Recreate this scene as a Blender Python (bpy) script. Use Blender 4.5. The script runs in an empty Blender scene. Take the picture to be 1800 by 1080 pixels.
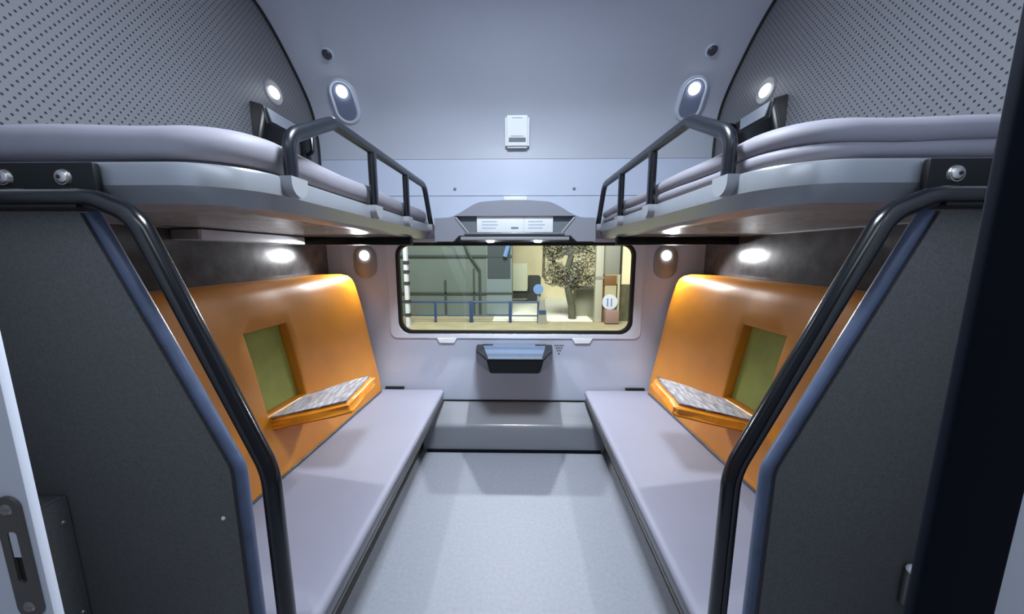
import bpy, bmesh, math, random
from mathutils import Vector, Matrix
random.seed(7)
S = bpy.context.scene
C = S.collection
PI = math.pi

# ------------------------------------------------------------------ materials
def lin(r, g, b):
    f = lambda c: (c / 255 / 12.92) if c / 255 <= 0.04045 else ((c / 255 + 0.055) / 1.055) ** 2.4
    return (f(r), f(g), f(b), 1)

def mat(name, rgb, rough=0.5, metal=0.0, emit=None, estr=0.0, var=0.0, vscale=8.0, bump=0.0, bscale=40.0, spec=0.5, coat=0.0, rgb2=None):
    m = bpy.data.materials.new(name)
    m.use_nodes = True
    nt = m.node_tree
    p = nt.nodes['Principled BSDF']
    col = lin(*rgb)
    p.inputs['Base Color'].default_value = col
    p.inputs['Roughness'].default_value = rough
    p.inputs['Metallic'].default_value = metal
    p.inputs['Specular IOR Level'].default_value = spec
    p.inputs['Coat Weight'].default_value = coat
    p.inputs['Coat Roughness'].default_value = 0.08
    if emit:
        p.inputs['Emission Color'].default_value = lin(*emit)
        p.inputs['Emission Strength'].default_value = estr
    tc = nt.nodes.new('ShaderNodeTexCoord')
    if var > 0:
        n = nt.nodes.new('ShaderNodeTexNoise')
        n.inputs['Scale'].default_value = vscale
        n.inputs['Detail'].default_value = 5
        nt.links.new(tc.outputs['Object'], n.inputs['Vector'])
        mx = nt.nodes.new('ShaderNodeMix')
        mx.data_type = 'RGBA'
        c2 = lin(*rgb2) if rgb2 else tuple(max(0, c * (1 - var)) for c in col[:3]) + (1,)
        c1 = col if rgb2 else tuple(min(1, c * (1 + var)) for c in col[:3]) + (1,)
        mx.inputs['A'].default_value = c2
        mx.inputs['B'].default_value = c1
        rp = nt.nodes.new('ShaderNodeMapRange')
        rp.inputs['From Min'].default_value = 0.3
        rp.inputs['From Max'].default_value = 0.7
        nt.links.new(n.outputs['Fac'], rp.inputs['Value'])
        nt.links.new(rp.outputs['Result'], mx.inputs['Factor'])
        nt.links.new(mx.outputs['Result'], p.inputs['Base Color'])
    if bump > 0:
        n2 = nt.nodes.new('ShaderNodeTexNoise')
        n2.inputs['Scale'].default_value = bscale
        n2.inputs['Detail'].default_value = 4
        nt.links.new(tc.outputs['Object'], n2.inputs['Vector'])
        b = nt.nodes.new('ShaderNodeBump')
        b.inputs['Strength'].default_value = bump
        b.inputs['Distance'].default_value = 0.01
        nt.links.new(n2.outputs['Fac'], b.inputs['Height'])
        nt.links.new(b.outputs['Normal'], p.inputs['Normal'])
    return m

M = {}
M['white_wall'] = mat('white_wall', (198, 207, 226), 0.42, var=0.02, vscale=3, bump=0.03, bscale=60)
M['white_top'] = mat('white_top', (184, 189, 201), 0.45, var=0.03, vscale=2)
M['white_plastic'] = mat('white_plastic', (240, 244, 246), 0.35)
M['white_gloss'] = mat('white_gloss', (215, 222, 236), 0.25)
M['door_white'] = mat('door_white', (225, 232, 246), 0.3)
M['floor'] = mat('floor', (146, 149, 158), 0.5, var=0.08, vscale=60, rgb2=(134, 140, 153), bump=0.03, bscale=220, spec=0.4)
M['dark_panel'] = mat('dark_panel', (94, 95, 94), 0.5, var=0.16, vscale=150)
M['dark_gloss'] = mat('dark_gloss', (70, 68, 70), 0.15, var=0.3, vscale=14, bump=0.05, bscale=18)
M['black_metal'] = mat('black_metal', (14, 16, 21), 0.2, spec=0.5)
M['black_plate'] = mat('black_plate', (10, 12, 14), 0.45, spec=0.25)
M['black_rubber'] = mat('black_rubber', (9, 9, 11), 0.55)
M['guard_metal'] = mat('guard_metal', (22, 26, 34), 0.3, spec=0.45)
M['navy'] = mat('navy', (13, 18, 30), 0.75, var=0.1, vscale=5, spec=0.12)
M['trim_blue'] = mat('trim_blue', (74, 86, 112), 0.35, var=0.2, vscale=14)
M['rim'] = mat('rim', (142, 146, 152), 0.3, metal=0.3)
M['lug'] = mat('lug', (150, 153, 159), 0.4)
M['under'] = mat('under', (160, 154, 150), 0.2, var=0.12, vscale=6)
M['conduit'] = mat('conduit', (196, 198, 206), 0.35)
M['fabric'] = mat('fabric', (138, 136, 146), 0.6, var=0.05, vscale=5, bump=0.22, bscale=7)
M['seat_fabric'] = mat('seat_fabric', (130, 131, 147), 0.55, var=0.03, vscale=3, bump=0.06, bscale=14)
M['piping'] = mat('piping', (72, 74, 80), 0.5)
M['orange'] = mat('orange', (204, 128, 20), 0.42, var=0.06, vscale=7, bump=0.10, bscale=12, coat=0.6)
M['orange'].node_tree.nodes['Principled BSDF'].inputs['Coat Roughness'].default_value = 0.34
M['orange_rim'] = mat('orange_rim', (236, 150, 42), 0.35, var=0.12, vscale=18, bump=0.35, bscale=26, coat=0.3)
M['green'] = mat('green', (150, 156, 76), 0.6, var=0.12, vscale=9)
M['base_dark'] = mat('base_dark', (60, 66, 68), 0.5)
M['alu'] = mat('alu', (130, 134, 140), 0.32, metal=0.6)
M['duct'] = mat('duct', (136, 139, 146), 0.24, coat=0.3)
M['header'] = mat('header', (140, 143, 155), 0.4)
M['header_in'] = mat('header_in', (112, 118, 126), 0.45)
M['ink'] = mat('ink', (186, 196, 214), 0.6)
M['ink_dark'] = mat('ink_dark', (110, 116, 124), 0.6)
M['slot'] = mat('slot', (112, 120, 124), 0.5)
M['steel'] = mat('steel', (176, 174, 172), 0.3, metal=0.9, bump=0.2, bscale=90)
M['plate_steel'] = mat('plate_steel', (112, 108, 106), 0.4, metal=0.6)
M['lamp_face'] = mat('lamp_face', (120, 128, 150), 0.3)
M['lamp_face_low'] = mat('lamp_face_low', (142, 140, 138), 0.35)
M['lamp_rim'] = mat('lamp_rim', (200, 208, 222), 0.25)
M['led'] = mat('led', (255, 255, 255), 0.4, emit=(240, 248, 255), estr=14)
M['led_soft'] = mat('led_soft', (255, 255, 255), 0.4, emit=(240, 246, 255), estr=4)
M['sensor'] = mat('sensor', (62, 62, 70), 0.4)
M['lid_reflect'] = mat('lid_reflect', (58, 72, 92), 0.2, coat=0.5)  # blue reflected from above is put into the table lid's colour
M['lid_lit'] = mat('lid_lit', (146, 154, 166), 0.35)  # light falling on the black pocket's upper face, painted as a pale tone
M['black_gloss'] = mat('black_gloss', (6, 7, 9), 0.3, spec=0.35)
M['cord_black'] = mat('cord_black', (18, 18, 22), 0.5)

def silver_mat():
    m = mat('silver_wrap', (178, 180, 186), 0.3, spec=0.7)
    nt = m.node_tree
    p = nt.nodes['Principled BSDF']
    tc = nt.nodes.new('ShaderNodeTexCoord')
    v = nt.nodes.new('ShaderNodeTexVoronoi')
    v.inputs['Scale'].default_value = 38
    mp = nt.nodes.new('ShaderNodeMapping')
    mp.inputs['Scale'].default_value = (1, 0.5, 1)
    nt.links.new(tc.outputs['Object'], mp.inputs['Vector'])
    nt.links.new(mp.outputs['Vector'], v.inputs['Vector'])
    cr = nt.nodes.new('ShaderNodeValToRGB')
    cr.color_ramp.elements[0].color = lin(214, 214, 220)
    cr.color_ramp.elements[1].color = lin(142, 142, 150)
    nt.links.new(v.outputs['Distance'], cr.inputs['Fac'])
    nt.links.new(cr.outputs['Color'], p.inputs['Base Color'])
    b = nt.nodes.new('ShaderNodeBump')
    b.inputs['Strength'].default_value = 0.6
    b.inputs['Distance'].default_value = 0.01
    nt.links.new(v.outputs['Distance'], b.inputs['Height'])
    nt.links.new(b.outputs['Normal'], p.inputs['Normal'])
    return m
M['silver'] = silver_mat()

def perf_mat():
    """Grey laminate with a staggered lattice of small dark holes (y pitch 12.5 mm, z pitch 32.5 mm)."""
    m = mat('perforated_laminate', (122, 124, 129), 0.36)
    nt = m.node_tree
    p = nt.nodes['Principled BSDF']
    tc = nt.nodes.new('ShaderNodeTexCoord')
    sx = nt.nodes.new('ShaderNodeSeparateXYZ')
    nt.links.new(tc.outputs['Object'], sx.inputs['Vector'])
    def math_(op, a, b=None):
        n = nt.nodes.new('ShaderNodeMath')
        n.operation = op
        for k, v in enumerate((a, b)):
            if v is None:
                continue
            if isinstance(v, (int, float)):
                n.inputs[k].default_value = v
            else:
                nt.links.new(v, n.inputs[k])
        return n.outputs[0]
    def lattice(oy, oz):
        fy = math_('SUBTRACT', math_('FRACT', math_('ADD', math_('DIVIDE', sx.outputs['Y'], 0.025), oy)), 0.5)
        fz = math_('SUBTRACT', math_('FRACT', math_('ADD', math_('DIVIDE', sx.outputs['Z'], 0.0325), oz)), 0.5)
        dy = math_('MULTIPLY', fy, 0.025)
        dz = math_('MULTIPLY', fz, 0.0325)
        return math_('SQRT', math_('ADD', math_('MULTIPLY', dy, dy), math_('MULTIPLY', dz, dz)))
    d = math_('MINIMUM', lattice(10.0, 10.0), lattice(10.5, 10.5))
    mr = nt.nodes.new('ShaderNodeMapRange')
    mr.inputs['From Min'].default_value = 0.0028
    mr.inputs['From Max'].default_value = 0.0046
    nt.links.new(d, mr.inputs['Value'])
    mx = nt.nodes.new('ShaderNodeMix')
    mx.data_type = 'RGBA'
    mx.inputs['A'].default_value = lin(36, 38, 46)
    mx.inputs['B'].default_value = lin(112, 114, 119)
    nt.links.new(mr.outputs['Result'], mx.inputs['Factor'])
    nt.links.new(mx.outputs['Result'], p.inputs['Base Color'])
    return m
M['perf'] = perf_mat()
M['perf_plain'] = mat('perf_plain', (126, 128, 133), 0.34)

def glass_mat():
    m = bpy.data.materials.new('window_glass')
    m.use_nodes = True
    nt = m.node_tree
    nt.nodes.clear()
    o = nt.nodes.new('ShaderNodeOutputMaterial')
    t = nt.nodes.new('ShaderNodeBsdfTransparent')
    t.inputs['Color'].default_value = (0.86, 0.92, 0.90, 1)
    g = nt.nodes.new('ShaderNodeBsdfGlossy')
    g.inputs['Roughness'].default_value = 0.02
    fr = nt.nodes.new('ShaderNodeFresnel')
    fr.inputs['IOR'].default_value = 1.5
    mx = nt.nodes.new('ShaderNodeMixShader')
    nt.links.new(fr.outputs['Fac'], mx.inputs['Fac'])
    nt.links.new(t.outputs[0], mx.inputs[1])
    nt.links.new(g.outputs[0], mx.inputs[2])
    nt.links.new(mx.outputs[0], o.inputs['Surface'])
    return m
M['glass'] = glass_mat()
# outdoors
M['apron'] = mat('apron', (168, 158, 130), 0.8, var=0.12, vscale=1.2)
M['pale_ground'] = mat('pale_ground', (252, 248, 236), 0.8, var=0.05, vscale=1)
M['shed'] = mat('shed', (102, 112, 110), 0.35, var=0.06, vscale=0.7)
M['shed_line'] = mat('shed_line', (56, 64, 66), 0.5)
M['shed_light'] = mat('shed_light', (116, 128, 134), 0.4)
M['shed_dark'] = mat('shed_dark', (62, 70, 78), 0.4)
M['rail_blue'] = mat('rail_blue', (44, 66, 112), 0.45)
M['cream'] = mat('cream', (236, 222, 186), 0.8, var=0.08, vscale=1.2)
M['cream_dark'] = mat('cream_dark', (186, 178, 152), 0.7)
M['bark'] = mat('bark', (84, 82, 66), 0.9, var=0.3, vscale=3)
M['leaf'] = mat('leaf', (140, 134, 114), 0.9, var=0.3, vscale=2)
M['block'] = mat('block', (140, 138, 122), 0.8, var=0.1, vscale=1)
M['pole_grey'] = mat('pole_grey', (182, 178, 166), 0.6)
M['grey_board'] = mat('grey_board', (142, 140, 134), 0.6)
M['brown'] = mat('brown', (122, 86, 54), 0.7)
M['pinkish'] = mat('pinkish', (148, 118, 116), 0.7)
M['sign_blue'] = mat('sign_blue', (110, 140, 196), 0.5)
M['sign_white'] = mat('sign_white', (214, 214, 232), 0.5)
M['truck_box'] = mat('truck_box', (206, 208, 186), 0.6)
M['tyre'] = mat('tyre', (52, 54, 52), 0.8)

# ------------------------------------------------------------------ mesh helpers
def finish(name, bm, m, parent=None, smooth=35, recalc=True):
    if recalc:
        bmesh.ops.recalc_face_normals(bm, faces=bm.faces)
    lim = math.radians(smooth)
    for f in bm.faces:
        f.smooth = True
    for e in bm.edges:
        e.smooth = len(e.link_faces) == 2 and e.calc_face_angle(0) < lim
    me = bpy.data.meshes.new(name)
    bm.to_mesh(me)
    bm.free()
    me.materials.append(M[m])
    o = bpy.data.objects.new(name, me)
    C.objects.link(o)
    if parent is not None:
        o.parent = parent
        o.matrix_parent_inverse = Matrix.Translation(-parent.location)
    return o

def box(bm, x0, x1, y0, y1, z0, z1, bev=0.0, seg=2):
    x0, x1 = min(x0, x1), max(x0, x1)
    mtx = Matrix.Translation(((x0 + x1) / 2, (y0 + y1) / 2, (z0 + z1) / 2)) @ Matrix.Diagonal((x1 - x0, abs(y1 - y0), abs(z1 - z0), 1))
    r = bmesh.ops.create_cube(bm, size=1, matrix=mtx)
    if bev > 0:
        es = list({e for v in r['verts'] for e in v.link_edges})
        bmesh.ops.bevel(bm, geom=es, offset=bev, segments=seg, affect='EDGES', profile=0.5)
    return bm

def bx(*a, **k):
    return box(bmesh.new(), *a, **k)

def cyl(bm, a, b, r, seg=20, r2=None):
    a, b = Vector(a), Vector(b)
    d = b - a
    q = Vector((0, 0, 1)).rotation_difference(d.normalized()).to_matrix().to_4x4()
    bmesh.ops.create_cone(bm, cap_ends=True, segments=seg, radius1=r, radius2=r if r2 is None else r2, depth=d.length, matrix=Matrix.Translation((a + b) / 2) @ q)
    return bm

def fillet(pts, rads, n=8):
    P = [Vector(p) for p in pts]
    out = [P[0]]
    for i in range(1, len(P) - 1):
        a, b, c = P[i - 1], P[i], P[i + 1]
        r = rads[i - 1] if isinstance(rads, (list, tuple)) else rads
        d1, d2 = (a - b).normalized(), (c - b).normalized()
        ang = d1.angle(d2)
        t = min(r / math.tan(ang / 2), (a - b).length * 0.49, (c - b).length * 0.49)
        s, e = b + d1 * t, b + d2 * t
        for k in range(n + 1):
            u = k / n
            out.append((1 - u) ** 2 * s + 2 * u * (1 - u) * b + u * u * e)
    out.append(P[-1])
    return out

def tube(bm, pts, r, seg=14, ry=None):
    pts = [Vector(p) for p in pts]
    tang = []
    for i in range(len(pts)):
        t = (pts[min(i + 1, len(pts) - 1)] - pts[max(i - 1, 0)]).normalized()
        tang.append(t)
    ref = Vector((1, 0, 0)) if abs(tang[0].x) < 0.9 else Vector((0, 1, 0))
    n = (ref - tang[0] * ref.dot(tang[0])).normalized()
    rings = []
    for i, p in enumerate(pts):
        if i:
            n = tang[i - 1].rotation_difference(tang[i]) @ n
            n = (n - tang[i] * n.dot(tang[i])).normalized()
        b = tang[i].cross(n)
        rings.append([bm.verts.new(p + n * (r * math.cos(2 * PI * k / seg)) + b * ((ry or r) * math.sin(2 * PI * k / seg))) for k in range(seg)])
    for A, B in zip(rings, rings[1:]):
        for k in range(seg):
            bm.faces.new((A[k], A[(k + 1) % seg], B[(k + 1) % seg], B[k]))
    bm.faces.new(rings[0][::-1])
    bm.faces.new(rings[-1])
    return bm

def loft(bm, loops, cap0=True, cap1=True):
    R = [[bm.verts.new(p) for p in L] for L in loops]
    for A, B in zip(R, R[1:]):
        n = len(A)
        for k in range(n):
            bm.faces.new((A[k], A[(k + 1) % n], B[(k + 1) % n], B[k]))
    if cap0:
        bm.faces.new(R[0][::-1])
    if cap1:
        bm.faces.new(R[-1])
    return bm

def hull(bm, pts):
    vs = [bm.verts.new(p) for p in pts]
    r = bmesh.ops.convex_hull(bm, input=vs)
    bmesh.ops.dissolve_limit(bm, angle_limit=0.02, verts=bm.verts, edges=bm.edges)
    return bm

def prism(bm, poly, f0, f1):
    """poly: 2-D points; f0, f1 map a 2-D point to 3-D on either face."""
    return loft(bm, [[f0(p) for p in poly], [f1(p) for p in poly]])

def holed(bm, outer, inner, f0, f1):
    """Plate with a hole: outer and inner 2-D loops, extruded between f0 and f1."""
    faces = []
    for f in (f0, f1):
        es, rings = [], []
        for L in (outer, inner):
            vs = [bm.verts.new(f(p)) for p in L]
            rings.append(vs)
            for k in range(len(vs)):
                es.append(bm.edges.new((vs[k], vs[(k + 1) % len(vs)])))
        bmesh.ops.triangle_fill(bm, use_beauty=True, use_dissolve=False, edges=es)
        faces.append(rings)
    for ra, rb in zip(*faces):
        n = len(ra)
        for k in range(n):
            bm.faces.new((ra[k], ra[(k + 1) % n], rb[(k + 1) % n], rb[k]))
    return bm

def rrect(x0, x1, z0, z1, r, n=8):
    out = []
    for cx, cz, a in ((x1 - r, z1 - r, 0), (x0 + r, z1 - r, 90), (x0 + r, z0 + r, 180), (x1 - r, z0 + r, 270)):
        for k in range(n + 1):
            t = math.radians(a + 90 * k / n)
            out.append((cx + r * math.cos(t), cz + r * math.sin(t)))
    return out

def tag(o, label=None, cat=None, group=None, kind=None):
    if label: o['label'] = label
    if cat: o['category'] = cat
    if group: o['group'] = group
    if kind: o['kind'] = kind
    return o

def thing(name, label, cat, loc=(0, 0, 0), group=None, kind=None):
    o = bpy.data.objects.new(name, None)
    C.objects.link(o)
    o.location = loc
    o.empty_display_size = 0.05
    return tag(o, label, cat, group, kind)

def struct(name, bm, m, label=None, parent=None, smooth=35):
    o = finish(name, bm, m, parent, smooth)
    if parent is None:
        o['kind'] = 'structure'
    if label:
        o['label'] = label
    return o

D = 2.6          # end wall
WX = 1.40        # side walls
PROF = [(2.596, 2.1), (2.595, 2.2), (2.575, 2.32), (2.535, 2.42), (2.46, 2.51), (2.36, 2.60), (2.26, 2.68), (2.15, 2.75), (2.05, 2.79), (1.85, 2.83)]
SIDES = ((-1, 'latch'), (1, 'post'))
ON = {-1: 'on the strike plate side', 1: 'on the navy post side'}

# ------------------------------------------------------------------ room shell
struct('floor', bx(-1.9, 1.9, -0.9, 2.66, -0.05, 0.0), 'floor', 'pale blue-grey speckled vinyl floor of the aisle')
win_hole = rrect(-0.875, 0.885, 0.835, 1.505, 0.09)
bm = holed(bmesh.new(), [(-1.42, 0.0), (1.42, 0.0), (1.42, 1.845), (-1.42, 1.845)], win_hole, lambda p: (p[0], D, p[1]), lambda p: (p[0], D + 0.06, p[1]))
wall_far = struct('wall_far', bm, 'white_wall', 'white moulded end wall around the window')
bm = bx(-1.42, 1.42, D, D + 0.06, 1.849, 2.1)
struct('wall_far_middle', bm, 'white_wall', 'white end wall strip above the window header')
out2 = [(y + 0.05 + 0.02 * i / 9, z + 0.01 + 0.03 * i / 9) for i, (y, z) in enumerate(PROF)]
def smoothed(pr, n=4):
    out = []
    for i in range(len(pr) - 1):
        p0, p1, p2, p3 = pr[max(i - 1, 0)], pr[i], pr[i + 1], pr[min(i + 2, len(pr) - 1)]
        for k in range(n):
            t = k / n
            out.append(tuple(0.5 * (2 * p1[j] + (p2[j] - p0[j]) * t + (2 * p0[j] - 5 * p1[j] + 4 * p2[j] - p3[j]) * t * t + (3 * p1[j] - p0[j] - 3 * p2[j] + p3[j]) * t ** 3) for j in (0, 1)))
    out.append(pr[-1])
    return out
PS = smoothed(PROF)
bm = bmesh.new()
poly = PS + [(1.85, 2.89), (2.2, 2.85), (2.66, 2.55), (2.66, 2.1)]
prism(bm, poly, lambda p: (-1.42, p[0], p[1]), lambda p: (1.42, p[0], p[1]))
struct('wall_far_upper', bm, 'white_top', 'white end wall curving up into the ceiling')
struct('ceiling', bx(-1.9, 1.9, -0.9, 1.85, 2.83, 2.89), 'white_top', 'pale ceiling over the berths')
for s in (-1, 1):
    nm = 'left' if s < 0 else 'right'
    poly = [(0.5, 1.58), (2.6, 1.58), (2.6, 2.1)] + PS + [(0.5, 2.83)]
    bm = bmesh.new()
    prism(bm, poly, lambda p: (s * WX, p[0], p[1]), lambda p: (s * (WX + 0.04), p[0], p[1]))
    struct('wall_' + nm, bm, 'perf', 'perforated grey upper side wall ' + ON[s])
    bm = bx(s * WX, s * (WX + 0.04), 0.5, 2.6, 0, 1.58)
    struct('wall_' + nm + '_lower', bm, 'dark_gloss', 'glossy dark grey side wall below the upper berth ' + ON[s])
    bm = tube(bmesh.new(), [(s * (WX - 0.004), y - 0.002, z - 0.003) for y, z in [(2.592, 1.75)] + PS], 0.009, 8)
    struct('trim_%d' % (1 if s < 0 else 2), bm, 'black_rubber', 'black seal where the perforated wall meets the end wall')
# white door leaf edge with strike plate, and the white corridor panel on the other hand
d1 = struct('door_1', bx(-1.9, -0.693, 0.45, 0.462, 0, 2.83, bev=0.002), 'door_white', 'white door edge carrying the steel strike plate')
pl = rrect(-0.7415, -0.7025, 0.872, 1.078, 0.0185)
slot = rrect(-0.729, -0.715, 0.935, 1.022, 0.006, 4)
bm = holed(bmesh.new(), pl, slot, lambda p: (p[0], 0.4495, p[1]), lambda p: (p[0], 0.4455, p[1]))
sp = finish('strike_plate', bm, 'plate_steel', d1)
sp['label'] = 'brushed steel strike plate with rounded ends'
finish('latch_slot', bx(-0.728, -0.716, 0.4485, 0.4496, 0.936, 0.976), 'black_rubber', sp)
finish('latch_bolt', bx(-0.728, -0.716, 0.4465, 0.4496, 0.978, 1.021), 'white_gloss', sp)
for z in (0.892, 1.058):
    bm = bmesh.new()
    cyl(bm, (-0.722, 0.4460, z), (-0.722, 0.4435, z), 0.0095, 18, 0.007)
    box(bm, -0.728, -0.716, 0.4430, 0.4440, z - 0.0008, z + 0.0008)
    finish('screw', bm, 'steel', sp)
struct('door_2', bx(0.647, 1.9, 0.415, 0.465, 0, 2.83, bev=0.004), 'door_white', 'white door leaf behind the thick navy post')
post = thing('door_post', 'thick glossy navy-black door post standing nearest the camera', 'post', (0.6, 0.38, 0))
finish('post_body', bx(0.538, 0.640, 0.388, 0.404, 0, 2.83, bev=0.006, seg=3), 'navy', post)
finish('sealing_strip', bx(0.622, 0.646, 0.4045, 0.415, 0, 2.83, bev=0.003), 'black_rubber', post)

# ------------------------------------------------------------------ window
w1 = thing('window_1', 'wide window with rounded black rubber gasket in the end wall', None, (0, D, 0.835), kind='structure')
bm = holed(bmesh.new(), rrect(-0.945, 0.955, 0.793, 1.54, 0.05), rrect(-0.885, 0.895, 0.825, 1.515, 0.095), lambda p: (p[0], D - 0.001, p[1]), lambda p: (p[0], D - 0.014, p[1]))
finish('window_surround', bm, 'white_gloss', w1)
bm = holed(bmesh.new(), rrect(-0.889, 0.899, 0.821, 1.519, 0.1), rrect(-0.862, 0.872, 0.848, 1.492, 0.08), lambda p: (p[0], D - 0.008, p[1]), lambda p: (p[0], D + 0.03, p[1]))
finish('gasket', bm, 'black_rubber', w1)
bm = bmesh.new()
prism(bm, rrect(-0.868, 0.878, 0.842, 1.498, 0.085), lambda p: (p[0], D + 0.018, p[1]), lambda p: (p[0], D + 0.022, p[1]))
finish('pane', bm, 'glass', w1)
for k, x in enumerate((-0.516, 0.518)):
    t = thing('window_clip', ('small white clip under the window sill on the strike plate side of the table', 'small white clip under the window sill on the navy post side of the table')[k], 'clip', (x, D, 0.77), 'clips under the window sill')
    bm = bmesh.new()
    prism(bm, [(x - 0.075, 0.792), (x + 0.075, 0.792), (x + 0.055, 0.757), (x - 0.055, 0.757)], lambda p: (p[0], D - 0.001, p[1]), lambda p: (p[0], D - 0.02, p[1]))
    finish('clip_body', bm, 'white_plastic', t)

# ------------------------------------------------------------------ duct cover under the window
t = thing('duct_cover', 'grey moulded duct cover along the floor beneath the window', 'cover', (0, 2.45, 0))
prof = [(2.598, 0.0), (2.598, 0.283)]
prof += [(2.50, 0.262), (2.44, 0.236)]
for k in range(7):
    a = k / 6
    prof.append((2.395 - 0.04 * math.sin(a * PI / 2), 0.17 + 0.042 * math.cos(a * PI / 2)))
prof += [(2.345, 0.02), (2.345, 0.0)]
bm = prism(bmesh.new(), prof, lambda p: (-0.66, p[0], p[1]), lambda p: (0.66, p[0], p[1]))
finish('cover_body', bm, 'duct', t, 50)
finish('seam_strip', bx(-0.66, 0.66, 2.586, 2.597, 0.2835, 0.292), 'black_rubber', t)
finish('base_strip', bx(-0.63, 0.63, 2.332, 2.3445, 0.0005, 0.02), 'navy', t)

# ------------------------------------------------------------------ fold-down table
t = thing('wall_table', 'black wedge-shaped fold-down table on the end wall below the window', 'table', (0.0, D, 0.62))
fy = 2.2
bm = hull(bmesh.new(), [(-0.29, D - 0.001, 0.742), (0.292, D - 0.001, 0.742), (0.292, D - 0.001, 0.60), (-0.29, D - 0.001, 0.60), (0.25, D - 0.001, 0.565), (-0.25, D - 0.001, 0.565), (-0.268, 2.40, 0.672), (0.272, 2.40, 0.672), (-0.275, 2.42, 0.742), (0.278, 2.42, 0.742),
     (-0.175, fy, 0.742), (0.197, fy, 0.742), (0.172, fy + 0.012, 0.645), (-0.155, fy + 0.012, 0.645)])
bmesh.ops.bevel(bm, geom=bm.edges[:], offset=0.006, segments=2, affect='EDGES')
finish('table_body', bm, 'black_gloss', t)
bm = bmesh.new()
loft(bm, [[(-0.24, 2.575, 0.742), (0.242, 2.575, 0.742), (0.187, fy + 0.006, 0.7422), (-0.166, fy + 0.006, 0.7422)],
          [(-0.24, 2.575, 0.748), (0.242, 2.575, 0.748), (0.187, fy + 0.006, 0.747), (-0.166, fy + 0.006, 0.747)]])
finish('table_lid', bm, 'lid_reflect', t)['label'] = 'glossy lid with a blue-grey reflection painted in'
for x in (-0.2, 0.2):
    finish('hinge', bx(x - 0.04, x + 0.04, 2.545, 2.567, 0.746, 0.754, bev=0.003), 'black_rubber', t)
# faint pictogram sticker beside the table
st = thing('pictogram_sticker', 'small faded grey triangular pictogram on the white wall beside the table', 'sticker', (0.345, D, 0.72))
bm = bmesh.new()
for k, (n, z) in enumerate(((4, 0.735), (3, 0.715), (2, 0.695), (1, 0.67))):
    for j in range(n):
        x = 0.345 + (j - (n - 1) / 2) * 0.019
        box(bm, x - 0.007, x + 0.007, D - 0.002, D + 0.001, z - 0.006, z + 0.006)
finish('print_marking', bm, 'ink_dark', st)

# ------------------------------------------------------------------ header unit above the window
t = thing('window_header', 'grey arched header unit with white notice plate above the window', 'panel', (0, D, 1.52))
top = [(-0.556, 1.676)]
for k in range(13):
    u = k / 12
    sm = u * u * (3 - 2 * u)
    top.append((-0.475 + 0.27 * u, 1.681 + 0.108 * sm))
top += [(-0.08, 1.798), (0.09, 1.798)]
top += [(-x + 0.01, z) for x, z in reversed(top[1:14])]
top += [(0.566, 1.678)]
outer = [(-0.556, 1.518), (-0.43, 1.518), (-0.385, 1.558), (0.395, 1.558), (0.44, 1.518), (0.566, 1.518)] + top[::-1]
inner = [(-0.325, 1.574), (0.335, 1.574), (0.425, 1.692), (-0.415, 1.692)]
bm = holed(bmesh.new(), outer, inner, lambda p: (p[0], 2.47, p[1]), lambda p: (p[0], D - 0.001, p[1]))
finish('header_shell', bm, 'header', t, 25)
bm = prism(bmesh.new(), [(p[0] * 0.985, p[1]) for p in inner], lambda p: (p[0], 2.515, p[1]), lambda p: (p[0], D - 0.002, p[1]))
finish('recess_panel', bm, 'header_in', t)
np_ = finish('notice_plate', bx(-0.262, 0.272, 2.492, 2.5145, 1.582, 1.702, bev=0.002), 'white_plastic', t)
np_['label'] = 'white notice plate with faint printed lines'
for x0, x1, z in ((-0.225, -0.12, 1.656), (-0.225, -0.115, 1.634), (-0.225, -0.13, 1.612), (0.10, 0.20, 1.656), (0.10, 0.215, 1.634), (0.10, 0.2, 1.612)):
    finish('print_line', bx(x0, x1, 2.4905, 2.4915, z - 0.004, z + 0.004), 'ink', np_)
finish('print_mark', bx(-0.022, 0.03, 2.4905, 2.4915, 1.606, 1.617), 'ink_dark', np_)
finish('plate_joint', bx(0.068, 0.0705, 2.4905, 2.4915, 1.584, 1.70), 'ink', np_)
finish('shelf_lip', bx(-0.345, 0.35, 2.455, 2.53, 1.567, 1.577, bev=0.003), 'rim', t)
for s in (-1, 1):
    bm = tube(bmesh.new(), [(s * 0.412 + 0.005, 2.468, 1.682), (s * 0.326 + 0.005, 2.466, 1.577)], 0.007, 8)
    finish('edge_rib', bm, 'lug', t)
finish('lower_lip', bx(-0.375, 0.385, 2.462, 2.59, 1.528, 1.550, bev=0.004), 'lug', t)  # lighter grey puts the light from below into the lip's colour
finish('shadow_gap', bx(-0.38, 0.39, 2.468, 2.58, 1.5505, 1.5575), 'black_rubber', t)
finish('bottom_seal', bx(-0.555, 0.565, 2.53, 2.59, 1.5105, 1.5175), 'black_rubber', t)
finish('top_cover', bx(-0.075, 0.09, 2.56, D - 0.002, 1.806, 1.838, bev=0.003), 'white_plastic', t)
for x in (-0.17, 0.17):
    bm = cyl(bmesh.new(), (x, 2.535, 1.5215), (x, 2.535, 1.512), 0.03, 20, 0.022)
    finish('downlight', bm, 'led', t)

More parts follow.
